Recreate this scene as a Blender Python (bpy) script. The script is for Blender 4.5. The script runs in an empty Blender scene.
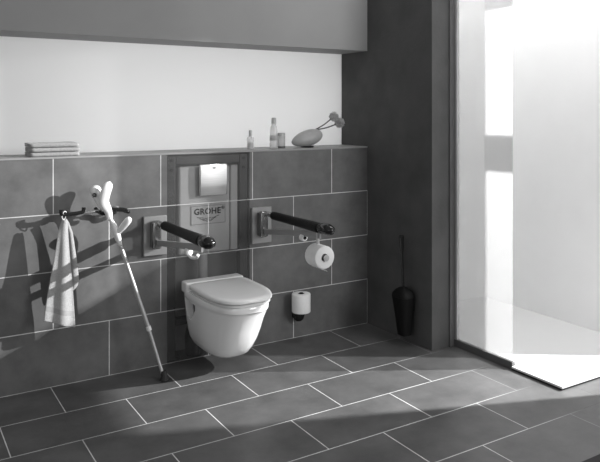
import bpy, bmesh, math, random
from mathutils import Vector, Matrix, noise
random.seed(4)
S = bpy.context.scene
COL = S.collection
PI = math.pi

# ------------------------------------------------------------------ materials
def newmat(name):
    m = bpy.data.materials.new(name); m.use_nodes = True
    nt = m.node_tree; nt.nodes.clear()
    out = nt.nodes.new('ShaderNodeOutputMaterial')
    return m, nt, out

def g3(v): return (v, v, v, 1)

def pmat(name, v, rough=.5, metal=0, var=0, vscale=8, bump=0, bscale=60, stretch=(1,1,1), **kw):
    m, nt, out = newmat(name)
    b = nt.nodes.new('ShaderNodeBsdfPrincipled')
    b.inputs['Base Color'].default_value = g3(v)
    b.inputs['Roughness'].default_value = rough
    b.inputs['Metallic'].default_value = metal
    for k, x in kw.items(): b.inputs[k].default_value = x
    tc = nt.nodes.new('ShaderNodeTexCoord'); mp = nt.nodes.new('ShaderNodeMapping')
    mp.inputs['Scale'].default_value = stretch
    nt.links.new(tc.outputs['Object'], mp.inputs['Vector'])
    n = nt.nodes.new('ShaderNodeTexNoise'); n.inputs['Scale'].default_value = vscale
    n.inputs['Detail'].default_value = 5
    nt.links.new(mp.outputs[0], n.inputs['Vector'])
    r = nt.nodes.new('ShaderNodeMapRange')
    r.inputs['To Min'].default_value = v*(1-var); r.inputs['To Max'].default_value = v*(1+var)
    r.inputs['From Min'].default_value = .25; r.inputs['From Max'].default_value = .75
    nt.links.new(n.outputs['Fac'], r.inputs['Value'])
    nt.links.new(r.outputs[0], b.inputs['Base Color'])
    if bump:
        n2 = nt.nodes.new('ShaderNodeTexNoise'); n2.inputs['Scale'].default_value = bscale
        n2.inputs['Detail'].default_value = 4
        nt.links.new(mp.outputs[0], n2.inputs['Vector'])
        bp = nt.nodes.new('ShaderNodeBump'); bp.inputs['Strength'].default_value = bump
        bp.inputs['Distance'].default_value = .004
        nt.links.new(n2.outputs['Fac'], bp.inputs['Height'])
        nt.links.new(bp.outputs[0], b.inputs['Normal'])
    nt.links.new(b.outputs[0], out.inputs['Surface'])
    return m

def tilemat(name, v, grout, axes, width, height, shift, vmax=None, rough=.5, see=0.0, mort=.0019, var=.28, grout_fade=None):
    """large stretcher bond tiles; axes picks the two world axes of the face"""
    m, nt, out = newmat(name)
    N = nt.nodes.new; L = nt.links.new
    geo = N('ShaderNodeNewGeometry'); sep = N('ShaderNodeSeparateXYZ'); L(geo.outputs['Position'], sep.inputs[0])
    def add(sock, c):
        a = N('ShaderNodeMath'); a.operation = 'ADD'; L(sock, a.inputs[0]); a.inputs[1].default_value = c; return a.outputs[0]
    u = add(sep.outputs[axes[0]], shift[0]); w = add(sep.outputs[axes[1]], shift[1])
    if vmax is not None:
        mn = N('ShaderNodeMath'); mn.operation = 'MINIMUM'; L(w, mn.inputs[0]); mn.inputs[1].default_value = vmax; w = mn.outputs[0]
    cb = N('ShaderNodeCombineXYZ'); L(u, cb.inputs[0]); L(w, cb.inputs[1])
    br = N('ShaderNodeTexBrick'); L(cb.outputs[0], br.inputs['Vector'])
    br.offset = .5; br.offset_frequency = 2; br.squash = 1
    br.inputs['Scale'].default_value = 1; br.inputs['Mortar Size'].default_value = mort
    br.inputs['Mortar Smooth'].default_value = .3
    br.inputs['Brick Width'].default_value = width; br.inputs['Row Height'].default_value = height
    br.inputs['Color1'].default_value = g3(v*.92); br.inputs['Color2'].default_value = g3(v*1.08)
    br.inputs['Mortar'].default_value = g3(grout)
    if grout_fade:      # grout colour darkens along X, edge broken up by noise
        dm = N('ShaderNodeMapRange'); dm.inputs['From Min'].default_value = grout_fade[0]; dm.inputs['From Max'].default_value = grout_fade[1]
        dn = N('ShaderNodeTexNoise'); dn.inputs['Scale'].default_value = 2.5; L(geo.outputs['Position'], dn.inputs['Vector'])
        da = N('ShaderNodeMath'); da.operation = 'MULTIPLY_ADD'; L(dn.outputs['Fac'], da.inputs[0]); da.inputs[1].default_value = .25; L(sep.outputs[0], da.inputs[2])
        L(da.outputs[0], dm.inputs['Value'])
        dx = N('ShaderNodeMix'); dx.data_type = 'RGBA'; dx.inputs[6].default_value = g3(grout); dx.inputs[7].default_value = g3(v*.75)
        L(dm.outputs[0], dx.inputs[0]); L(dx.outputs[2], br.inputs['Mortar'])
    n = N('ShaderNodeTexNoise'); n.inputs['Scale'].default_value = 5; n.inputs['Detail'].default_value = 8; n.inputs['Roughness'].default_value = .65
    L(geo.outputs['Position'], n.inputs['Vector'])
    r = N('ShaderNodeMapRange'); r.inputs['From Min'].default_value = .3; r.inputs['From Max'].default_value = .7
    r.inputs['To Min'].default_value = 1-var; r.inputs['To Max'].default_value = 1+var; L(n.outputs['Fac'], r.inputs['Value'])
    mx = N('ShaderNodeVectorMath'); mx.operation = 'SCALE'; L(br.outputs['Color'], mx.inputs[0]); L(r.outputs[0], mx.inputs['Scale'])
    b = N('ShaderNodeBsdfPrincipled'); L(mx.outputs[0], b.inputs['Base Color']); b.inputs['Roughness'].default_value = rough
    n2 = N('ShaderNodeTexNoise'); n2.inputs['Scale'].default_value = 140; n2.inputs['Detail'].default_value = 3
    L(geo.outputs['Position'], n2.inputs['Vector'])
    bp = N('ShaderNodeBump'); bp.inputs['Strength'].default_value = .15; bp.inputs['Distance'].default_value = .002
    L(n2.outputs['Fac'], bp.inputs['Height'])
    bp2 = N('ShaderNodeBump'); bp2.invert = True; bp2.inputs['Strength'].default_value = .4; bp2.inputs['Distance'].default_value = .002
    L(br.outputs['Fac'], bp2.inputs['Height']); L(bp.outputs[0], bp2.inputs['Normal']); L(bp2.outputs[0], b.inputs['Normal'])
    if see:
        tr = N('ShaderNodeBsdfTransparent'); ms = N('ShaderNodeMixShader'); ms.inputs[0].default_value = see
        fm = N('ShaderNodeMath'); fm.operation = 'MULTIPLY_ADD'      # the grout stays opaque
        L(br.outputs['Fac'], fm.inputs[0]); fm.inputs[1].default_value = -see*.6; fm.inputs[2].default_value = see
        L(fm.outputs[0], ms.inputs[0]); L(b.outputs[0], ms.inputs[1]); L(tr.outputs[0], ms.inputs[2]); L(ms.outputs[0], out.inputs['Surface'])
    else:
        L(b.outputs[0], out.inputs['Surface'])
    return m

def sheetmat(name, trans, transl, diff, gloss=0.0, rough=.3, v=.9):
    """frosted glass: see-through, light-scattering and reflecting shares"""
    m, nt, out = newmat(name); N = nt.nodes.new; L = nt.links.new
    a = N('ShaderNodeBsdfTranslucent'); a.inputs[0].default_value = g3(v)
    d = N('ShaderNodeBsdfDiffuse'); d.inputs[0].default_value = g3(v)
    t = N('ShaderNodeBsdfTransparent')
    x = N('ShaderNodeMixShader'); x.inputs[0].default_value = diff/(transl+diff); L(a.outputs[0], x.inputs[1]); L(d.outputs[0], x.inputs[2])
    y = N('ShaderNodeMixShader'); y.inputs[0].default_value = trans; L(x.outputs[0], y.inputs[1]); L(t.outputs[0], y.inputs[2])
    last = y
    if gloss:
        gl = N('ShaderNodeBsdfGlossy'); gl.inputs['Roughness'].default_value = rough; gl.inputs['Color'].default_value = g3(.9)
        z = N('ShaderNodeMixShader'); z.inputs[0].default_value = gloss; L(y.outputs[0], z.inputs[1]); L(gl.outputs[0], z.inputs[2]); last = z
    L(last.outputs[0], out.inputs['Surface'])
    return m

WT = dict(v=.128, grout=.7, axes=(0,2), width=.585, height=.3, shift=(.2925+5.85, 0), rough=.45, mort=.0026)
M = {}
M['wall_tile'] = tilemat('slate_wall_tile', **WT)
M['wall_tile_clear'] = tilemat('slate_wall_tile_see_through', see=.6, **WT)
M['floor_tile'] = tilemat('slate_floor_tile', .092, .60, (0,1), .583, .317, (.02+5.83, .345+6.34), vmax=6.34+.31, rough=.42, mort=.0028, grout_fade=(-.25, .25))
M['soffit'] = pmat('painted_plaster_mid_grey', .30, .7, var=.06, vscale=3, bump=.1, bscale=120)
M['dark_plaster'] = pmat('dark_plaster', .078, .8, var=.25, vscale=5, bump=.25, bscale=50)
M['ledge'] = pmat('ledge_stone', .3, .5, var=.08, vscale=6)
M['white_wall'] = pmat('white_wall', .93, .6, var=.02, vscale=4, bump=.15, bscale=90)
M['tray'] = pmat('shower_tray_white', .67, .35, var=.01)
M['ceramic'] = pmat('white_ceramic', .92, .12, var=.01, **{'Coat Weight': .4})
M['lid'] = pmat('white_lid_plastic', .86, .25, var=.01)
M['dark_gap'] = pmat('dark_seal', .02, .7)
M['chrome'] = pmat('chrome', .75, .18, 1, var=.03)
M['hinge'] = pmat('hinge_polished_metal', .38, .2, 1, var=.05)
M['brushed'] = pmat('brushed_steel', .6, .4, 1, var=.12, vscale=20, stretch=(.3,1,12))
M['steel_dark'] = pmat('dark_anodised_profile', .12, .5, .3, var=.1)
M['plate'] = pmat('satin_grey_plate', .30, .4, .2, var=.04)
M['black'] = pmat('black_polyurethane', .006, .5, var=.1, bump=.3, bscale=90, stretch=(1,3,1), **{'Specular IOR Level': .25})
M['black_gloss'] = pmat('black_gloss_plastic', .012, .15, var=.1)
M['black_matt'] = pmat('black_matt_plastic', .004, .6, var=.1, **{'Specular IOR Level': .2})
M['white_plastic'] = pmat('white_plastic', .8, .35, var=.02)
M['alu'] = pmat('light_aluminium', .6, .35, .6, var=.05)
M['paper'] = pmat('tissue_paper', .82, .95, var=.03, vscale=60, bump=.3, bscale=200)
M['card'] = pmat('grey_card_core', .12, .9, var=.1)
M['towel'] = pmat('terry_towel_light', .40, .95, var=.18, vscale=160, bump=1.0, bscale=420, **{'Sheen Weight': .3})
M['towel_band'] = pmat('towel_woven_band', .30, .9, var=.08, vscale=80, bump=.5, bscale=260)
M['towel_grey'] = pmat('terry_towel_grey', .33, .95, var=.2, vscale=90, bump=.9, bscale=300, **{'Sheen Weight': .2})
M['vase'] = pmat('grey_stoneware', .38, .35, var=.15, vscale=9, bump=.1, bscale=40)
M['stem'] = pmat('dark_stem', .09, .6, var=.1)
M['bloom'] = pmat('bloom_petals', .55, .8, var=.35, vscale=120)
M['rubber'] = pmat('black_rubber', .02, .7, var=.1)
M['frame'] = pmat('frame_dark_paint', .03, .4, var=.05)
M['cistern'] = pmat('cistern_polystyrene', .66, .8, var=.03, vscale=30)
M['cavity'] = pmat('plasterboard', .42, .9, var=.05)
M['label_ink'] = pmat('label_ink', .01, .8)
M['label_card'] = pmat('label_card', .62, .8)
M['mat'] = pmat('dark_mat_rubber', .012, .8, var=.2)
M['shower_glass'] = sheetmat('frosted_shower_glass', .64, .6, .4, .03, .08, .5)
M['opal'] = sheetmat('opal_panel', 0.02, .88, .12, .0, .2, .9)
def glassy(name, v, alpha):
    m, nt, out = newmat(name); N = nt.nodes.new; L = nt.links.new
    b = N('ShaderNodeBsdfPrincipled'); b.inputs['Base Color'].default_value = g3(v); b.inputs['Roughness'].default_value = .12
    t = N('ShaderNodeBsdfTransparent'); x = N('ShaderNodeMixShader'); x.inputs[0].default_value = alpha
    L(b.outputs[0], x.inputs[1]); L(t.outputs[0], x.inputs[2]); L(x.outputs[0], out.inputs['Surface']); return m
M['bottle_glass'] = glassy('frosted_bottle', .75, .6)
M['jar_glass'] = glassy('grey_jar', .5, .4)
M['bottle_cap'] = pmat('silver_cap', .45, .35, .2)

# ------------------------------------------------------------------ mesh helpers
def obj(name, bm, mat, parent=None, smooth=True, bevel=0, angle=35):
    me = bpy.data.meshes.new(name)
    bmesh.ops.recalc_face_normals(bm, faces=bm.faces) if bm.faces else None
    bm.to_mesh(me); bm.free()
    for m in (mat if isinstance(mat, (list, tuple)) else [mat]): me.materials.append(m)
    o = bpy.data.objects.new(name, me); COL.objects.link(o)
    if parent is not None: o.parent = parent
    if smooth:
        for p in me.polygons: p.use_smooth = True
        me.set_sharp_from_angle(angle=math.radians(angle))
    if bevel:
        b = o.modifiers.new('bevel', 'BEVEL'); b.width = bevel; b.segments = 3; b.limit_method = 'ANGLE'; b.angle_limit = math.radians(40)
        b.harden_normals = False
    return o

def box(bm, x0, x1, y0, y1, z0, z1, skip=()):
    v = [bm.verts.new(p) for p in ((x0,y0,z0),(x1,y0,z0),(x1,y1,z0),(x0,y1,z0),(x0,y0,z1),(x1,y0,z1),(x1,y1,z1),(x0,y1,z1))]
    fs = dict(bottom=(3,2,1,0), top=(4,5,6,7), front=(0,1,5,4), right=(1,2,6,5), back=(2,3,7,6), left=(3,0,4,7))
    for k, f in fs.items():
        if k not in skip: bm.faces.new([v[i] for i in f])
    return v

def loft(bm, rings, cap0=True, cap1=True, closed=True):
    R = [[bm.verts.new(p) for p in r] for r in rings]
    n = len(R[0])
    for a, b in zip(R, R[1:]):
        for i in range(n if closed else n-1):
            j = (i+1) % n
            bm.faces.new((a[i], a[j], b[j], b[i]))
    if cap0: bm.faces.new(R[0][::-1])
    if cap1: bm.faces.new(R[-1])
    return R

def frame_of(d):
    d = Vector(d).normalized()
    up = Vector((0,0,1)) if abs(d.z) < .9 else Vector((1,0,0))
    a = d.cross(up).normalized(); b = a.cross(d).normalized()
    return a, b

def smooth_path(pts, n=8):
    P = [Vector(p) for p in pts]
    if len(P) < 3: return P
    out = []
    Q = [P[0]*2-P[1]] + P + [P[-1]*2-P[-2]]
    for i in range(1, len(Q)-2):
        for k in range(n):
            t = k/n
            p0, p1, p2, p3 = Q[i-1], Q[i], Q[i+1], Q[i+2]
            out.append(.5*((2*p1)+(-p0+p2)*t+(2*p0-5*p1+4*p2-p3)*t*t+(-p0+3*p1-3*p2+p3)*t**3))
    out.append(P[-1]); return out

def tube(bm, pts, r, n=14, sx=1, sy=1):
    """tube along pts; r a number or a list"""
    P = [Vector(p) for p in pts]; rs = r if isinstance(r, (list, tuple)) else [r]*len(P)
    rings = []; a = None
    for i, p in enumerate(P):
        d = (P[min(i+1, len(P)-1)] - P[max(i-1, 0)]).normalized()
        if a is None: a, b = frame_of(d)
        else:
            a = (a - d*a.dot(d)).normalized(); b = a.cross(d).normalized()
        rings.append([p + (a*math.cos(2*PI*k/n)*sx + b*math.sin(2*PI*k/n)*sy)*rs[i] for k in range(n)])
    loft(bm, rings)

def lathe(bm, prof, n=28, origin=(0,0,0), axis=(0,0,1), ex=1, ey=1):
    """profile of (radius, height); axis any direction"""
    d = Vector(axis).normalized(); a, b = frame_of(d); o = Vector(origin)
    rings = [[o + d*h + (a*math.cos(2*PI*k/n)*ex + b*math.sin(2*PI*k/n)*ey)*max(r, .0004) for k in range(n)] for r, h in prof]
    loft(bm, rings)

def thing(name, label, cat, loc=(0,0,0), group=None):
    o = bpy.data.objects.new(name, None); COL.objects.link(o); o.location = loc; o.empty_display_size = .05
    return tag(o, label, cat, group)
def tag(o, label, cat, group=None):
    o['label'] = label; o['category'] = cat
    if group: o['group'] = group
    return o
def struct(name, bm, mat, smooth=False, bevel=0, label=None):
    o = obj(name, bm, mat, smooth=smooth, bevel=bevel); o['kind'] = 'structure'
    if label: o['label'] = label
    return o
def B(*a, **k):
    bm = bmesh.new(); box(bm, *a, **k); return bm

# ------------------------------------------------------------------ room shell
LX = -3.9          # how far the room runs to the left
struct('floor', B(LX, 3.2, -6.0, .3, -.08, 0), M['floor_tile'], label='dark grey stone tiled floor in stretcher bond')
GX0, GX1 = -1.425, -.898
CAV = .17
bm = bmesh.new()
box(bm, LX, GX0, 0, .305, 0, 1.19); box(bm, GX1, 0, 0, .305, 0, 1.19)
struct('wall_back', bm, M['wall_tile'], label='half-height wall clad in slate grey tiles')
struct('wall_back_panel', B(GX0, GX1, 0, .008, 0, 1.19, skip=('back','left','right','top','bottom')), M['wall_tile_clear'],
       label='see-through tiled section of the wall in front of the cistern frame')
struct('wall_cavity', B(GX0, GX1, CAV, .305, 0, 1.19), M['cavity'], label='pale board behind the cistern frame')
struct('trim_1', B(LX, 0, -.004, .305, 1.19, 1.2), M['ledge'], bevel=.0015, label='pale stone ledge on top of the half-height tiled wall')
struct('wall_soffit', B(LX, 0, 0, .305, 1.847, 3.2), M['soffit'], label='mid grey plastered upper wall above the niche')
struct('wall_niche', B(LX, 0, .306, .314, 1.2, 1.847, skip=('back',)), M['opal'], label='backlit white opal panel at the back of the niche')
# light chamber behind the opal panel
bm = bmesh.new()
box(bm, LX, .0, .305, .95, 1.10, 1.19); box(bm, LX, 0, .305, .95, 1.86, 1.95); box(bm, LX, 0, .90, .95, 1.19, 1.86)
box(bm, LX-.05, LX, .305, .95, 1.10, 1.95); box(bm, 0, .05, .305, .95, 1.10, 1.95)
struct('wall_light_chamber', bm, M['white_wall'])
# dark pier on the right
struct('wall_right', B(0, .208, -.637, .305, 0, 3.2), M['dark_plaster'], bevel=.002, label='dark plastered pier standing between toilet and shower')
# shower recess
struct('wall_shower_back', B(.19, 1.25, .0, .12, 0, 3.2), M['white_wall'])
WX = 1.12
struct('wall_shower', B(WX, WX+.12, -1.50, 0, 0, 3.2), M['white_wall'], label='white side wall of the shower')
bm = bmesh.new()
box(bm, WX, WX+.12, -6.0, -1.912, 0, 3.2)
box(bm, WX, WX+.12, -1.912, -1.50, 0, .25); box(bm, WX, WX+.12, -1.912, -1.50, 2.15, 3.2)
struct('wall_window_blocker', bm, M['soffit'])  # unseen wall, its opening shaped to cut the lamp light into a band
bm = bmesh.new(); box(bm, WX+.03, WX+.07, -1.912, -1.50, 1.628, 1.728)
struct('window_1', bm, M['white_plastic'], label='unseen cross bar of the window opening, sized to shade the lamp beam')

# shower tray
t = thing('shower_tray', 'flat white shower tray with thin dark edge, beside the glass screen', 'shower tray', (.64, -.71, 0))
def tray_bm(x0, x1, xn, yf, yn, yb, z0, z1):
    P = [(x0, yf), (x1, yf), (x1, yb), (xn, yb), (xn, yn), (x0, yn)]
    bm = bmesh.new(); loft(bm, [[(x-.64, y+.71, z) for x, y in P] for z in (z0, z1)]); return bm
obj('tray_surface', tray_bm(.170, WX-.001, .2095, -1.425, -1.094, -.002, .010, .022), M['tray'], t, bevel=.003, smooth=False)
obj('edge_seal', tray_bm(.176, WX-.001, .2095, -1.418, -1.0935, -.002, 0.0003, .0098), M['dark_gap'], t, smooth=False)
# shower screen
t = thing('shower_screen', 'tall frosted glass shower screen fixed to the dark pier', 'shower screen', (.19, -.88, 0))
gx = .19
obj('glass_panel', B(gx-.004-gx, gx+.004-gx, -1.083+.88, -.655+.88, .043, 3.1), M['shower_glass'], t, bevel=.001)
bm = bmesh.new(); box(bm, -.012, .012, -1.092+.88, -.640+.88, 0.0, .042)
obj('floor_profile', bm, M['steel_dark'], t, bevel=.002)
obj('wall_profile', B(-.012, .008, -.664+.88, -.640+.88, .043, 3.1), M['alu'], t, bevel=.002)
obj('mounting_strip', B(-.052, -.014, -.646+.88, -.6385+.88, .0, 3.1), M['steel_dark'], t, bevel=.002)

# ------------------------------------------------------------------ concealed cistern frame behind the see-through tiles
t = thing('cistern_frame', 'concealed toilet cistern frame seen through the tiles behind the toilet', 'cistern frame', (-1.16, .05, 0))
def L_(x): return x+1.16
for x in (-1.42, -.957):
    obj('post', B(L_(x), L_(x+.052), -.035, .015, 0, 1.18), M['frame'], t, bevel=.004)
obj('top_rail', B(L_(-1.366), L_(-.959), -.035, .010, 1.13, 1.18), M['frame'], t, bevel=.004)
obj('lower_rail', B(L_(-1.366), L_(-.959), -.03, .010, .20, .24), M['frame'], t, bevel=.004)
for x in (-1.394, -.931):
    for z in (1.155, 1.10):
        bm = bmesh.new(); lathe(bm, [(.0,0),(.009,0),(.009,.006),(0,.006)], 12, (L_(x), -.0355, z), (0,-1,0))
        obj('bolt', bm, M['label_ink'], t)
bm = bmesh.new(); box(bm, L_(-1.345), L_(-1.02), -.0285, .07, .60, 1.115)
c = obj('cistern', bm, M['cistern'], t, bevel=.012)
obj('insulation_panel', B(L_(-1.010), L_(-.963), -.02, .05, .60, 1.115), M['cistern'], t, bevel=.006)
bm = bmesh.new(); tube(bm, smooth_path([(L_(-1.175), .02, .60), (L_(-1.175), .02, .45), (L_(-1.175), -.01, .36)]), .028, 20)
obj('flush_pipe', bm, M['cistern'], t)
bm = bmesh.new(); tube(bm, smooth_path([(L_(-1.16), -.02, .24), (L_(-1.2), .02, .20), (L_(-1.24), .02, .12), (L_(-1.24), .02, .0)]), .045, 20)
obj('drain_bend', bm, M['frame'], t)
for x in (-1.394, -.931):
    bm = bmesh.new(); box(bm, L_(x)-.05 if x > -1.2 else L_(x), L_(x) if x > -1.2 else L_(x)+.06, -.03, .04, 0, .02)
    obj('foot', bm, M['frame'], t, bevel=.003)
# label with its lettering
lab = obj('label_plate', B(L_(-1.272), L_(-1.052), -.0315, -.029, .772, .882), M['label_card'], t, bevel=.0005)
lab['label'] = 'pale label plate lettered GROHE'
bm = bmesh.new()
for (x0, x1, z0, z1) in ((-1.272,-1.052,.879,.882), (-1.272,-1.052,.772,.775), (-1.272,-1.269,.772,.882), (-1.055,-1.052,.772,.882)):
    box(bm, L_(x0), L_(x1), -.0325, -.0314, z0, z1)
obj('label_border', bm, M['plate'], lab, smooth=False)
def text(body, size, loc, parent, mat, name, bold=.0):
    cu = bpy.data.curves.new(name, 'FONT'); cu.body = body; cu.size = size; cu.extrude = .0006; cu.offset = bold
    cu.align_x = 'CENTER'; cu.align_y = 'CENTER'; cu.resolution_u = 6; cu.space_character = 1.08
    tmp = bpy.data.objects.new(name, cu); COL.objects.link(tmp); tmp.rotation_euler = (PI/2, 0, 0)
    bpy.context.view_layer.update()
    dg = bpy.context.evaluated_depsgraph_get()
    me = bpy.data.meshes.new_from_object(tmp.evaluated_get(dg)); me.name = name
    me.transform(Matrix.Translation(loc) @ Matrix.Rotation(PI/2, 4, 'X'))
    COL.objects.unlink(tmp); bpy.data.objects.remove(tmp)
    me.materials.clear(); me.materials.append(mat)
    o = bpy.data.objects.new(name, me); COL.objects.link(o); o.parent = parent
    return o
text('GROHE', .048, (L_(-1.168), -.033, .846), lab, M['label_ink'], 'lettering', .0016)
text('®', .026, (L_(-1.068), -.033, .862), lab, M['label_ink'], 'registered_mark', .0004)
bm = bmesh.new()
for k, (hw, z, dip) in enumerate(((.070,.818,.012), (.052,.808,.011), (.034,.798,.009))):
    for s0, s1 in ((-1,-.38), (-.3,.3), (.38,1)):
        pts = []
        for i in range(9):
            u = s0+(s1-s0)*i/8
            pts.append((L_(-1.165)+hw*u, -.033, z - dip*(1-u*u) + .0015*math.sin(u*9)))
        tube(bm, pts, .0016, 6)
obj('wave_emblem', bm, M['label_ink'], lab)

# ------------------------------------------------------------------ flush plate
t = thing('flush_plate', 'square brushed steel flush plate on the tiles above the toilet', 'flush plate', (-1.143, 0, 1.035))
obj('plate_surround', B(-.088, .088, -.012, -.0005, -.092, .092), M['chrome'], t, bevel=.004)
bm = bmesh.new()
rings = []
for z, y in ((-.088,-.013), (-.080,-.0165), (-.02,-.020), (.04,-.021), (.087,-.019)):
    rings.append([(-.083,-.0125,z), (-.083,y+.001,z), (-.04,y-.001,z), (0,y-.0015,z), (.04,y-.001,z), (.083,y+.001,z), (.083,-.0125,z)])
loft(bm, rings)
fb = obj('push_button', bm, M['brushed'], t)
bm = bmesh.new(); lathe(bm, [(0,0),(.009,0),(.009,.002),(0,.002)], 16, (0,-.0212,.070), (0,-1,0), ex=1.3, ey=.55)
obj('button_mark', bm, M['steel_dark'], fb)

# ------------------------------------------------------------------ toilet
TX = -1.16
def dring(w, front, back, z, n=56, e=2.7, cx=0, rb=.02, e2=2.2):
    """D shaped outline: flat back, superelliptic front"""
    pts = []
    L = (back-front); yc = back - L*.42
    for k in range(n):
        a = 2*PI*k/n; c, s = math.cos(a), math.sin(a)
        x = w*math.copysign(abs(c)**(2/e), c)
        if s < 0: y = yc - (yc-front)*abs(s)**(2/e2)
        else: y = yc + (back-yc)*abs(s)**(2/9.0); x = w*math.copysign(abs(c)**(2/9.0), c)
        pts.append((cx+x, y, z))
    return pts
t = thing('wall_hung_toilet', 'white wall-hung toilet with closed lid, mounted on the grey tiles', 'toilet', (TX, 0, 0))
bm = bmesh.new()
secs = [(.080,-.290,-.10,.088), (.104,-.335,-.055,.092), (.126,-.37,-.02,.112), (.143,-.405,0,.150), (.156,-.44,0,.20), (.166,-.472,0,.26),
        (.173,-.500,0,.32), (.178,-.530,0,.365), (.179,-.537,0,.380), (.181,-.546,0,.384), (.181,-.548,0,.413), (.177,-.544,0,.417)]
loft(bm, [dring(w, f, min(b, -.001), z) for w, f, b, z in secs])
bowl = obj('bowl', bm, M['ceramic'], t, angle=50)
# recess for the hidden fixing in each flank, cut into the bowl
bm = bmesh.new()
for s in (-1, 1):
    prof = [(-.035,.382), (-.200,.366), (-.190,.335), (-.110,.262), (-.060,.27)]
    loft(bm, [[(s*.04, y, z) for y, z in prof], [(s*.25, y, z) for y, z in prof]])
cut = obj('cutter', bm, M['ceramic'], t)
md = bowl.modifiers.new('cut', 'BOOLEAN'); md.object = cut; md.operation = 'DIFFERENCE'; md.solver = 'EXACT'
bpy.context.view_layer.update()
me = bpy.data.meshes.new_from_object(bowl.evaluated_get(bpy.context.evaluated_depsgraph_get()))
bowl.modifiers.clear(); bowl.data = me; me.name = 'bowl'
for p in me.polygons: p.use_smooth = True
me.set_sharp_from_angle(angle=math.radians(50))
bpy.data.objects.remove(cut)
for s in (-1, 1):  # dark insert in each recess imitates the shade of a deep hole
    bm = bmesh.new(); loft(bm, [[(s*x, y, z) for y, z in ((-.040,.378), (-.196,.362), (-.187,.337), (-.110,.267), (-.063,.275))] for x in (.105, .128)])
    o = obj('recess_shade', bm, M['steel_dark'], t, smooth=False); o['label'] = 'dark insert standing in for the shade inside the fixing recess'
# hinge block along the back
bm = bmesh.new(); box(bm, -.182, .182, -.084, -.002, .400, .464)
obj('hinge_block', bm, M['ceramic'], t, bevel=.010)
bm = bmesh.new()
kw = dict(e=3.1, e2=2.5)
loft(bm, [dring(.172,-.542,-.088,.4185,**kw), dring(.175,-.547,-.086,.421,**kw), dring(.175,-.547,-.086,.430,**kw), dring(.168,-.538,-.088,.433,**kw)])
obj('seat', bm, M['white_plastic'], t, angle=60)
bm = bmesh.new()
loft(bm, [dring(.176,-.550,-.088,.4375,**kw), dring(.181,-.557,-.086,.441,**kw), dring(.181,-.557,-.086,.453,**kw), dring(.177,-.551,-.089,.460,**kw),
          dring(.160,-.528,-.102,.4635), dring(.110,-.45,-.14,.4655), dring(.04,-.33,-.21,.4665)])
obj('lid', bm, M['lid'], t, angle=60)

# ------------------------------------------------------------------ hinged support rails
def support_rail(x, label):
    t = thing('grab_rail', label, 'grab rail', (x, 0, .74), 'hinged grab rails either side of the toilet')
    obj('wall_plate', B(-.0675, .0675, -.020, -.0005, -.112, .110), M['plate'], t, bevel=.004)
    bm = bmesh.new(); box(bm, -.028, .022, -.062, -.020, -.070, .088)
    h = obj('hinge_housing', bm, M['hinge'], t, bevel=.012)
    bm = bmesh.new(); box(bm, -.034, -.029, -.055, -.022, -.06, .078); obj('hinge_cover', bm, M['steel_dark'], h, bevel=.002)
    bm = bmesh.new(); tube(bm, smooth_path([(0,-.055,.05), (0,-.085,.075), (0,-.13,.077), (0,-.18,.077)]), .0155, 16)
    obj('elbow', bm, M['chrome'], t)
    bm = bmesh.new()
    prof = [(.012,0),(.020,.003),(.0225,.012),(.0225,.10),(.0235,.30),(.025,.47),(.027,.52)]
    # fine ribs round the padding
    pr = []
    for i in range(41):
        h_ = .012+.50*i/40; r = .0245+.004*max(0,(h_-.25)/.27)
        pr.append((r + (.0007 if i % 2 else -.0007), h_))
    lathe(bm, [(.012,0),(.019,.003)] + pr + [(.012,.522)], 22, (0,-.150,.077), (0,-1,0))
    obj('padded_grip', bm, M['black'], t)
    bm = bmesh.new()
    kp = [(.020,0),(.030,.014),(.0345,.035),(.036,.060),(.034,.085),(.0275,.106),(.017,.119),(.006,.1245),(0,.125)]
    lathe(bm, kp, 26, (0,-.665,.079), (0,-1,0), ex=1, ey=.88)
    obj('end_knob', bm, M['black_gloss'], t)
    bm = bmesh.new()
    for a, b in (((0,-.055,-.035), (0,-.64,.040)),):
        a, b = Vector(a), Vector(b); d = (b-a).normalized(); n_ = Vector((0, -d.z, d.y))
        loft(bm, [[p+Vector((sx*.008,0,0))+Vector((0, -d.z*sz*.016, d.y*sz*.016)) for sx, sz in ((-1,-1),(1,-1),(1,1),(-1,1))] for p in (a, b)])
    obj('lower_strut', bm, M['plate'], t, bevel=.003)
    bm = bmesh.new(); box(bm, -.006, .006, -.672, -.632, .020, .062); obj('strut_joint', bm, M['plate'], t, bevel=.002)
    return t
la = support_rail(-1.500, 'black padded grab rail left of the toilet, nearer the crutch, with no roll')
ra = support_rail(-.822, 'black padded grab rail right of the toilet, with a paper roll hung under it')
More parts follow.
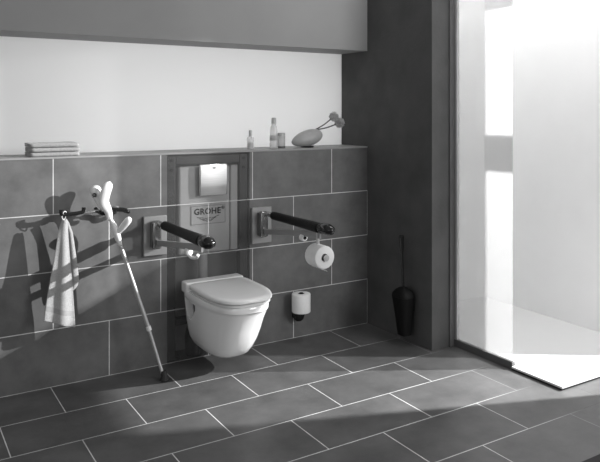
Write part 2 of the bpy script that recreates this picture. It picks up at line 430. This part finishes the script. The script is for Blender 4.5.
# white call button on each strut, roll holder arm on each rail
for tt, full in ((la, False), (ra, True)):
    y0 = -.50
    z0 = .0 if full else -.005
    bm = bmesh.new(); tube(bm, [(0, y0-.018, z0), (0, y0+.018, z0)], .0185, 20)
    bt = obj('call_button', bm, M['white_plastic'], tt, bevel=.003)
    if not full: bm = bmesh.new(); tube(bm, [(0, y0-.019, z0), (0, y0-.021, z0)], .010, 16); obj('button_face', bm, M['white_plastic'], bt)
    else: bm = bmesh.new(); lathe(bm, [(0,0),(.010,0),(.009,.003),(0,.0035)], 16, (0, y0-.018, z0), (0,-1,0)); obj('button_face', bm, M['black_gloss'], bt)
    bm = bmesh.new()
    if full:
        tube(bm, smooth_path([(0,-.645,.06), (0,-.648,.0), (0,-.650,-.068)]), .009, 12)
        tube(bm, [(0,-.59,-.072), (0,-.735,-.072)], .008, 12)
        lathe(bm, [(0,0),(.0165,0),(.0165,.006),(0,.007)], 18, (0,-.727,-.072), (0,-1,0))
        o = obj('hanging_arm', bm, M['alu'], tt)
    else:
        tube(bm, smooth_path([(0,-.50,-.02), (0,-.54,-.027), (0,-.60,-.018), (0,-.625,.0)]), .008, 12)
        o = obj('hanging_arm', bm, M['white_plastic'], tt)

# ------------------------------------------------------------------ paper rolls
def roll_bm(r, ri, h, n=48):
    bm = bmesh.new()
    prof = [(ri,0),(r-.004,0),(r-.001,.002),(r,.006),(r,h-.006),(r-.001,h-.002),(r-.004,h),(ri,h)]
    rings = [[(rr*math.cos(2*PI*k/n), rr*math.sin(2*PI*k/n), z) for k in range(n)] for rr, z in prof]
    loft(bm, rings+[rings[0]], cap0=False, cap1=False)
    bmesh.ops.remove_doubles(bm, verts=bm.verts, dist=1e-6)
    return bm
def core_bm(r, h, n=28):
    bm = bmesh.new()
    prof = [(r,.002),(r,h-.002),(r-.0025,h-.002),(r-.0025,.002)]
    rings = [[(rr*math.cos(2*PI*k/n), rr*math.sin(2*PI*k/n), z) for k in range(n)] for rr, z in prof]
    loft(bm, rings+[rings[0]], cap0=False, cap1=False); bmesh.ops.remove_doubles(bm, verts=bm.verts, dist=1e-6); return bm
t = thing('toilet_roll', 'white toilet roll hanging sideways under the right grab rail', 'toilet roll', (-.822, -.612, .668))
t.rotation_euler = (PI/2, 0, 0)
obj('paper', roll_bm(.061, .0205, .104), M['paper'], t, angle=50); obj('core', core_bm(.0200, .104), M['card'], t, angle=50)
# loose end of the paper leaves the roll tangentially underneath (local y is world z)
bm = bmesh.new()
tail = [(-.020,-.0592), (-.008,-.0615), (.003,-.0645), (.012,-.0695), (.018,-.0760)]
loft(bm, [[(x, y, .003), (x, y, .101), (x, y-.0009, .101), (x, y-.0009, .003)] for x, y in tail])
obj('loose_end', bm, M['paper'], t)

t = thing('roll_holder', 'small black wall holder carrying the spare paper roll', 'roll holder', (-.576, -.078, .12))
bm = bmesh.new()
lathe(bm, [(.0,.0),(.018,.002),(.031,.014),(.036,.030),(.038,.048),(.040,.062),(.0,.063)], 28, (0,.030,0))
obj('base_cup', bm, M['black_gloss'], t)
bm = bmesh.new(); tube(bm, [(0,0,.06),(0,0,.184)], .0125, 16); obj('spindle', bm, M['black_gloss'], t)
bm = bmesh.new(); box(bm, -.022, .022, .045, .0775, .012, .058); obj('wall_bracket', bm, M['black_matt'], t, bevel=.006)
t = thing('toilet_roll', 'spare white toilet roll standing upright on the low black wall holder', 'toilet roll', (-.576, -.078, .184))
obj('paper', roll_bm(.059, .0205, .116), M['paper'], t, angle=50); obj('core', core_bm(.0200, .116), M['card'], t, angle=50)

# ------------------------------------------------------------------ toilet brush on the dark pier
t = thing('toilet_brush', 'black toilet brush in a tapered holder on the dark pier', 'toilet brush', (-.066, -.452, .062))
bm = bmesh.new()
def rr(w, d, z, n=32, e=3.2, dy=0):
    return [(d*math.copysign(abs(math.cos(2*PI*k/n))**(2/e), math.cos(2*PI*k/n)), dy+w*math.copysign(abs(math.sin(2*PI*k/n))**(2/e), math.sin(2*PI*k/n)), z) for k in range(n)]
loft(bm, [rr(.034,.034,0,dy=-.012), rr(.038,.038,.004,dy=-.012), rr(.052,.046,.12,dy=-.006), rr(.068,.055,.225), rr(.070,.056,.235)])
obj('holder', bm, M['black_matt'], t)
bm = bmesh.new(); loft(bm, [rr(.070,.056,.236), rr(.066,.053,.254), rr(.050,.038,.276,dy=-.004), rr(.024,.018,.290,dy=-.002), rr(.010,.010,.294)])
obj('brush_lid', bm, M['black_matt'], t)
bm = bmesh.new(); tube(bm, [(0,0,.29),(0,.006,.40),(0,.012,.50),(0,.014,.54),(0,.018,.605),(0,.018,.608)], [.0075,.0075,.009,.0135,.0155,.010], 14)
obj('handle', bm, M['black_gloss'], t)
bm = bmesh.new(); box(bm, .052, .0655, -.03, .03, .14, .22); obj('wall_bracket', bm, M['black_matt'], t, bevel=.003)

# ------------------------------------------------------------------ wall rail for towel and crutch
t = thing('towel_rail', 'black and chrome wall rail that holds the hung towel and the crutch', 'towel rail', (-1.86, .0, .912))
def W(x): return x+1.86
bm = bmesh.new(); tube(bm, [(W(-2.028),-.082,.0), (W(-1.80),-.078,.004)], .0040, 12); tube(bm, [(W(-2.02),-.045,-.012), (W(-1.72),-.045,-.012)], .004, 12)
obj('bar', bm, M['chrome'], t)
bm = bmesh.new(); tube(bm, smooth_path([(W(-2.028),-.092,.022), (W(-2.026),-.092,.003), (W(-2.012),-.090,-.004), (W(-1.96),-.088,-.003), (W(-1.928),-.088,.0), (W(-1.915),-.088,.006), (W(-1.913),-.088,.026)]), .010, 14)
obj('towel_hook', bm, M['black_gloss'], t)
bm = bmesh.new(); tube(bm, smooth_path([(W(-1.842),-.052,.010), (W(-1.838),-.070,.0), (W(-1.822),-.080,-.010), (W(-1.80),-.083,-.016), (W(-1.782),-.080,-.018)]), .0105, 14)
obj('crutch_clip', bm, M['black_gloss'], t)
bm = bmesh.new(); tube(bm, smooth_path([(W(-1.782),-.060,-.002), (W(-1.74),-.070,-.001), (W(-1.70),-.077,-.004), (W(-1.677),-.082,-.014), (W(-1.672),-.062,-.018), (W(-1.68),-.038,-.016)]), .0115, 14)
obj('grip', bm, M['black_gloss'], t)
for x in (-1.98, -1.72):
    bm = bmesh.new(); tube(bm, [(W(x),-.080,.0), (W(x),-.042,-.010), (W(x),-.004,-.012)], .007, 12); lathe(bm, [(0,0),(.022,0),(.022,.005),(.010,.010),(0,.010)], 20, (W(x),-.0005,-.012), (0,-1,0))
    obj('wall_mount', bm, M['steel_dark'], t)

# ------------------------------------------------------------------ hanging towel
t = thing('hanging_towel', 'light terry towel hanging by its loop from the black wall hook', 'towel', (-2.012, -.088, .895))
def sheet(prof, nu, nv, fold, yb, thick, zb):
    """prof(v)->(xl,xr); zb(u)->bottom z ; hangs from z 0"""
    bm = bmesh.new(); G = []
    for j in range(nv+1):
        v = j/nv; xl, xr = prof(v); row = []
        for i in range(nu+1):
            u = i/nu
            x = xl+(xr-xl)*u
            y = yb + fold(u, v); z = -.012 + (zb(u)+.012)*v
            d = noise.noise(Vector((x*14, 3.1, z*9)))*.004*v
            row.append((x, y+d, z))
        G.append(row)
    front = [[bm.verts.new(p) for p in r] for r in G]
    for j in range(nv):
        for i in range(nu): bm.faces.new((front[j][i], front[j][i+1], front[j+1][i+1], front[j+1][i]))
    return bm
def interp(tab, v):
    for (a, *p), (b, *q) in zip(tab, tab[1:]):
        if v <= b:
            k = (v-a)/(b-a); k = k*k*(3-2*k) if False else k
            return tuple(x+(y-x)*k for x, y in zip(p, q))
    return tuple(tab[-1][1:])
def solid(o, th):
    s = o.modifiers.new('s', 'SOLIDIFY'); s.thickness = th; s.offset = 0
    sb = o.modifiers.new('ss', 'SUBSURF'); sb.levels = 1; sb.render_levels = 1
tab1 = [(0,-.010,.010), (.05,-.022,.014), (.12,-.032,.016), (.35,-.050,.026), (.6,-.074,.040), (.8,-.092,.048), (.93,-.102,.053), (1,-.105,.055)]
fold1 = lambda u, v: -.012 - .020*math.sin(PI*u)*(.5+.5*v) - .010*v*math.cos(u*2*PI*1.6+.4)
zb1 = lambda u: -.512 - .062*u
bm = sheet(lambda v: interp(tab1, v), 26, 60, fold1, 0, .008, zb1)
for f in bm.faces:
    c = f.calc_center_median(); b = zb1((c.x+.105)/.160); 
    if b+.050 < c.z < b+.078: f.material_index = 1
o = obj('front_fold', bm, [M['towel'], M['towel_band']], t, angle=80); solid(o, .009)
tab2 = [(0,-.006,.012), (.06,.000,.026), (.2,.006,.046), (.4,.010,.058), (.6,.012,.070), (.85,.012,.082), (.93,.014,.074), (1,.018,.040)]
fold2 = lambda u, v: .020 + .016*v + .010*math.sin(u*PI*2)*(1-v*.3)
bm = sheet(lambda v: interp(tab2, v), 18, 50, fold2, 0, .008, lambda u: -.425+.03*u)
o = obj('back_fold', bm, M['towel'], t, angle=80); solid(o, .009)
bm = bmesh.new()
tube(bm, smooth_path([(.0,.0,-.016), (-.012,-.006,.0), (-.006,-.010,.024), (.004,-.006,.030), (.012,.0,.018), (.006,.0,-.002), (.0,.0,-.016)]), .0022, 8)
obj('hanging_loop', bm, M['white_plastic'], t)

# ------------------------------------------------------------------ folded towels on the ledge
def folded_towel(z, dx, rz, label, seed):
    """a towel folded once; the fold faces the room, the open layers show at the end"""
    bm = bmesh.new(); rnd = random.Random(seed)
    th = .0096; gap = .0016; D = .17
    path = []   # centre line in (y,z): bottom layer out to the fold, round, top layer back
    r = th/2+gap/2+.0002
    for k in range(8): path.append((D/2 - D*(k/7)*.95, th/2))
    for k in range(1, 8): a = -PI/2 - PI*k/8; path.append((-D/2*.9 + r*math.cos(a), th/2+r + r*math.sin(a)))
    for k in range(8): path.append((-D/2*.9 + D*.95*k/7, th/2+2*r))
    out, inn = [], []
    for i, (y, zz) in enumerate(path):
        y0, z0 = path[max(i-1,0)]; y1, z1 = path[min(i+1,len(path)-1)]
        l = math.hypot(y1-y0, z1-z0); ny, nz = (z1-z0)/l, -(y1-y0)/l
        out.append((y+ny*th/2, zz+nz*th/2)); inn.append((y-ny*th/2, zz-nz*th/2))
    loop = out + inn[::-1]
    rings = []
    n = 34; Lx = .252
    for i in range(n+1):
        x = -Lx/2 + Lx*i/n
        e = 1 - .10*max(0, (abs(x)-Lx/2+.010)/.010)
        rings.append([(x, y*e, max(0, (zz-.0115)*e+.0115 + .0011*noise.noise(Vector((x*16+seed*7, y*12, zz*60)))*(zz > .004))) for y, zz in loop])
    loft(bm, rings)
    o = obj('folded_towel', bm, M['towel_grey'], angle=60)
    o.location = (-2.028+dx, .125, z); o.rotation_euler = (0, 0, rz)
    return tag(o, label, 'towel', 'folded towels stacked on the ledge')
folded_towel(1.2005, .0, .0, 'folded grey towel lying on the ledge, bottom of its stack', 1)
folded_towel(1.2245, .002, .012, 'folded grey towel in the middle of the stack of three', 2)
folded_towel(1.2485, -.001, -.01, 'folded grey towel on top of the stack of three', 3)

# ------------------------------------------------------------------ bottles and jar
def at(name, label, cat, loc, group=None): return thing(name, label, cat, loc, group)
G_ = 'toiletries on the ledge'
t = at('perfume_bottle', 'small clear square-shouldered bottle, leftmost of the toiletries on the ledge', 'bottle', (-.835, .11, 1.2))
bm = bmesh.new(); lathe(bm, [(0,.0005),(.021,.0005),(.0225,.004),(.0225,.068),(.019,.076),(.008,.079),(.008,.082),(0,.082)], 24); obj('bottle_body', bm, M['bottle_glass'], t)
bm = bmesh.new(); lathe(bm, [(0,.082),(.0105,.082),(.0105,.116),(.0095,.119),(0,.119)], 20); obj('cap', bm, M['bottle_cap'], t)
bm = bmesh.new(); lathe(bm, [(0,.004),(.017,.004),(.017,.045),(0,.046)], 20); obj('liquid', bm, M['jar_glass'], t)
t = at('lotion_bottle', 'tall slim pale bottle standing between the small bottle and the jar', 'bottle', (-.672, .10, 1.2))
bm = bmesh.new(); lathe(bm, [(0,.0005),(.025,.0005),(.027,.004),(.0265,.05),(.0245,.11),(.021,.138),(.015,.150),(.0135,.158),(0,.158)], 26); obj('bottle_body', bm, M['bottle_glass'], t)
bm = bmesh.new(); lathe(bm, [(0,.158),(.0155,.158),(.016,.162),(.015,.192),(.013,.197),(0,.198)], 22); obj('cap', bm, M['bottle_cap'], t)
bm = bmesh.new(); lathe(bm, [(.0268,.05),(.0274,.051),(.0262,.085),(.0256,.086)], 26); obj('label_band', bm, M['jar_glass'], t)
t = at('cream_jar', 'squat grey glass jar beside the tall slim bottle', 'jar', (-.612, .115, 1.2))
bm = bmesh.new(); lathe(bm, [(0,.0005),(.027,.0005),(.0285,.004),(.0285,.074),(.026,.078),(0,.078)], 26); obj('jar_body', bm, M['jar_glass'], t)
bm = bmesh.new(); lathe(bm, [(0,.078),(.028,.078),(.0285,.081),(.0285,.096),(.027,.099),(0,.099)], 26); obj('jar_lid', bm, M['bottle_cap'], t)
bm = bmesh.new(); lathe(bm, [(.0286,.004),(.0291,.005),(.0291,.011),(.0286,.012)], 26); obj('base_ring', bm, M['dark_gap'], t)

# ------------------------------------------------------------------ pebble vase with two blooms
VX, VY = -.415, .11
t = thing('pebble_vase', 'grey egg-shaped vase lying tilted on the ledge', 'vase', (VX, VY, 1.2))
bm = bmesh.new()
tilt = math.radians(13)
n = 36; prof = []
for k in range(25):
    a = PI*k/24; s = -math.cos(a)
    r = math.sin(a)*.053*(1+.16*s)
    prof.append((r, .119*s))
a0 = Vector((math.cos(tilt), 0, math.sin(tilt)))
lathe(bm, prof, n, (0, 0, .060), a0)
for v in bm.verts:
    if v.co.z < .007: v.co.z = .007 + (v.co.z-.007)*.15
bmesh.ops.delete(bm, geom=[f for f in bm.faces if (f.calc_center_median()-Vector((.060,0,.125))).length < .014], context='FACES')
o = obj('vase_body', bm, M['vase'], t); sd = o.modifiers.new('s', 'SOLIDIFY'); sd.thickness = .004; sd.offset = -1
bm = bmesh.new(); lathe(bm, [(0,.0),(.044,.0),(.050,.004),(.054,.0085),(0,.0085)], 28, (.0,0,.0003), ex=1, ey=.8)
obj('vase_foot', bm, M['dark_gap'], t)
def bloom(root, head, r, label, seed):
    rn = random.Random(seed)
    o = thing('cut_flower', label, 'flower', root, 'flowers in the pebble vase')
    h = Vector(head)-Vector(root)
    mid = h*.5 + Vector((0,0,-.008))
    bm = bmesh.new(); tube(bm, smooth_path([Vector((0,0,0)), mid, h]), .0042, 8); obj('stem', bm, M['stem'], o)
    bm = bmesh.new()
    for i in range(150):
        z = 1-2*(i+.5)/150; ph = i*2.39996
        d = Vector((math.sqrt(1-z*z)*math.cos(ph), math.sqrt(1-z*z)*math.sin(ph), z))
        L = r*rn.uniform(.86, 1.06); a, b = frame_of(d); w = r*.15
        base = h + d*r*.35; tip = h + d*L
        m = h + d*L*.78
        vs = [bm.verts.new(base+a*w*.5), bm.verts.new(base-a*w*.5), bm.verts.new(m-a*w+b*w*.3), bm.verts.new(tip), bm.verts.new(m+a*w+b*w*.3), bm.verts.new(m-b*w*.7)]
        bm.faces.new((vs[0],vs[1],vs[2],vs[5])); bm.faces.new((vs[0],vs[5],vs[4])); bm.faces.new((vs[5],vs[2],vs[3])); bm.faces.new((vs[5],vs[3],vs[4])); bm.faces.new((vs[1],vs[0],vs[4],vs[2])); bm.faces.new((vs[2],vs[4],vs[3]))
    bmesh.ops.create_icosphere(bm, subdivisions=2, radius=r*.62, matrix=Matrix.Translation(h))
    obj('bloom', bm, M['bloom'], o, smooth=False)
bloom((VX+.056, VY, 1.312), (-.207, .10, 1.402), .036, 'round fluffy bloom, upper left of the two in the vase', 5)
bloom((VX+.062, VY+.004, 1.314), (-.160, .10, 1.360), .039, 'round fluffy bloom, lower right of the two in the vase', 6)

# ------------------------------------------------------------------ forearm crutch
t = thing('forearm_crutch', 'pale forearm crutch leaning on the wall rail beside the towel', 'crutch', (-1.522, -.225, 0))
O = Vector((-1.522, -.225, 0))
def Cc(x, y, z): return Vector((x, y, z))-O
foot = Cc(-1.522,-.225,0); p1 = Cc(-1.593,-.183,.271); p2 = Cc(-1.740,-.122,.756); p3 = Cc(-1.788,-.108,.888); p4 = Cc(-1.815,-.100,.965)
ax = (p2-foot).normalized()
bm = bmesh.new(); q = foot+Vector((0,0,.002))
lathe(bm, [(0,.0),(.024,.0),(.026,.004),(.022,.014),(.0165,.022),(.0155,.045),(.0125,.052),(0,.052)], 22, q, (ax*.35+Vector((0,0,.65))).normalized())
obj('rubber_tip', bm, M['rubber'], t)
bm = bmesh.new(); tube(bm, [foot+ax*.03, p1+ax*.01], .0085, 14); obj('lower_tube', bm, M['alu'], t)
bm = bmesh.new(); tube(bm, [p1-ax*.004, p1-ax*.002, p1+ax*.02, p1+ax*.022], [.010,.0135,.0135,.010], 14); obj('height_clip', bm, M['white_plastic'], t)
bm = bmesh.new(); tube(bm, [p1+ax*.015, p2], .0108, 14); obj('upper_tube', bm, M['alu'], t)
bm = bmesh.new(); tube(bm, smooth_path([p2-ax*.03, p2+ax*.02, p2+ax*.07, p3, p4]), [.012+.011*math.sin(PI*min(1,k/22)) if k < 22 else .013 for k in range(33)], 16, sx=1, sy=.8)
obj('moulded_head', bm, M['white_plastic'], t)
bm = bmesh.new(); tube(bm, smooth_path([p2+ax*.035, Cc(-1.726,-.145,.825), Cc(-1.710,-.165,.853), Cc(-1.697,-.180,.877)]), [.013,.014,.015,.015,.0155,.016,.0165,.017,.0175,.018,.018,.018,.0185,.0185,.0188,.0190,.0190,.019,.0188,.0185,.018,.017,.016,.014,.010][:25], 16)
obj('hand_grip', bm, M['white_plastic'], t)
# split cuff: two thick rounded lobes rising from one stem
def lobe(bm, pts, rad, thin):
    P = smooth_path(pts, 6); n = len(P)-1
    rs = []
    for k in range(n+1):
        u = k/n
        x = u*(len(rad)-1); i = min(int(x), len(rad)-2); v = rad[i]+(rad[i+1]-rad[i])*(x-i)
        if u > .86: v *= math.sqrt(max(.02, 1-((u-.86)/.14)**2))
        rs.append(v)
    tube(bm, P, rs, 20, sx=thin, sy=1)
bm = bmesh.new()
lobe(bm, [p3-ax*.02, p3+Vector((-.004,0,.025)), Cc(-1.814,-.112,.965), Cc(-1.807,-.126,1.02), Cc(-1.789,-.134,1.070)], [.015,.020,.025,.028,.028,.024], .5)
lobe(bm, [p3-ax*.02, p3+Vector((-.004,0,.025)), Cc(-1.822,-.098,.955), Cc(-1.843,-.078,1.005), Cc(-1.855,-.060,1.046)], [.015,.019,.023,.027,.030,.028], .66)
obj('arm_cuff', bm, M['white_plastic'], t, angle=80)
bm = bmesh.new(); q = Cc(-1.862,-.104,1.000)
lathe(bm, [(0,-.008),(.011,-.008),(.011,.004),(.007,.008),(0,.008)], 18, q, Vector((-.45,-.85,.1)).normalized())
obj('cuff_stud', bm, M['black_gloss'], t)

# ------------------------------------------------------------------ dark mat at the near corner
bm = bmesh.new()
box(bm, -.60, 1.0, -3.0, -1.935, 0.0005, .012)
o = obj('floor_mat', bm, M['mat'], bevel=.005)
tag(o, 'black mat edge at the near right corner of the floor', 'mat')

# ------------------------------------------------------------------ light
def area(name, loc, target, sx, sy, power, spread=PI):
    l = bpy.data.lights.new(name, 'AREA'); l.shape = 'RECTANGLE'; l.size = sx; l.size_y = sy; l.energy = power; l.spread = spread
    o = bpy.data.objects.new(name, l); COL.objects.link(o); o.location = loc
    o.rotation_euler = (Vector(target)-Vector(loc)).to_track_quat('-Z', 'Y').to_euler(); return o
# low sun-like lamp outside the opening in the unseen blocker wall
l = bpy.data.lights.new('window_lamp', 'SPOT'); l.energy = 2250; l.shadow_soft_size = .016; l.spot_size = math.radians(80); l.spot_blend = .3
o = bpy.data.objects.new('window_lamp', l); COL.objects.link(o); o.location = (2.44, -2.37, 2.3)
o.rotation_euler = (Vector((-1.2, -.2, .6))-o.location).to_track_quat('-Z', 'Y').to_euler()
area('front_fill', (.55, -3.7, 1.8), (-.9, 0, 1.2), 1.1, 1.4, 52)  # soft fill light added at the front right, outside the view
area('room_fill', (-4.2, -3.2, 1.7), (-1.3, -.2, .6), 1.4, 1.4, 10)
area('shower_fill', (.36, -.75, 3.15), (.70, -.75, 0), .28, 1.3, 37)  # unseen light added overhead to brighten the shower wall and tray
area('niche_lamp', (-.75, .86, 1.45), (-.75, .3, 1.45), 2.3, .4, 2.9)

wd = bpy.data.worlds.new('World'); S.world = wd; wd.use_nodes = True
wd.node_tree.nodes['Background'].inputs[0].default_value = g3(1); wd.node_tree.nodes['Background'].inputs[1].default_value = .28

# ------------------------------------------------------------------ camera
cam = bpy.data.cameras.new('camera'); co = bpy.data.objects.new('camera', cam); COL.objects.link(co)
co.location = (-2.805, -3.699, 1.44)
yaw = math.atan2(417, 680)
co.rotation_euler = (PI/2, 0, -yaw)
cam.sensor_fit = 'HORIZONTAL'; cam.sensor_width = 36; cam.lens = 680/600*36
cam.shift_x = 0; cam.shift_y = -120/600
cam.clip_start = .05
S.camera = co
S.view_settings.view_transform = 'Standard'; S.view_settings.look = 'None'; S.view_settings.exposure = 0; S.view_settings.gamma = 1
S.view_settings.use_curve_mapping = False
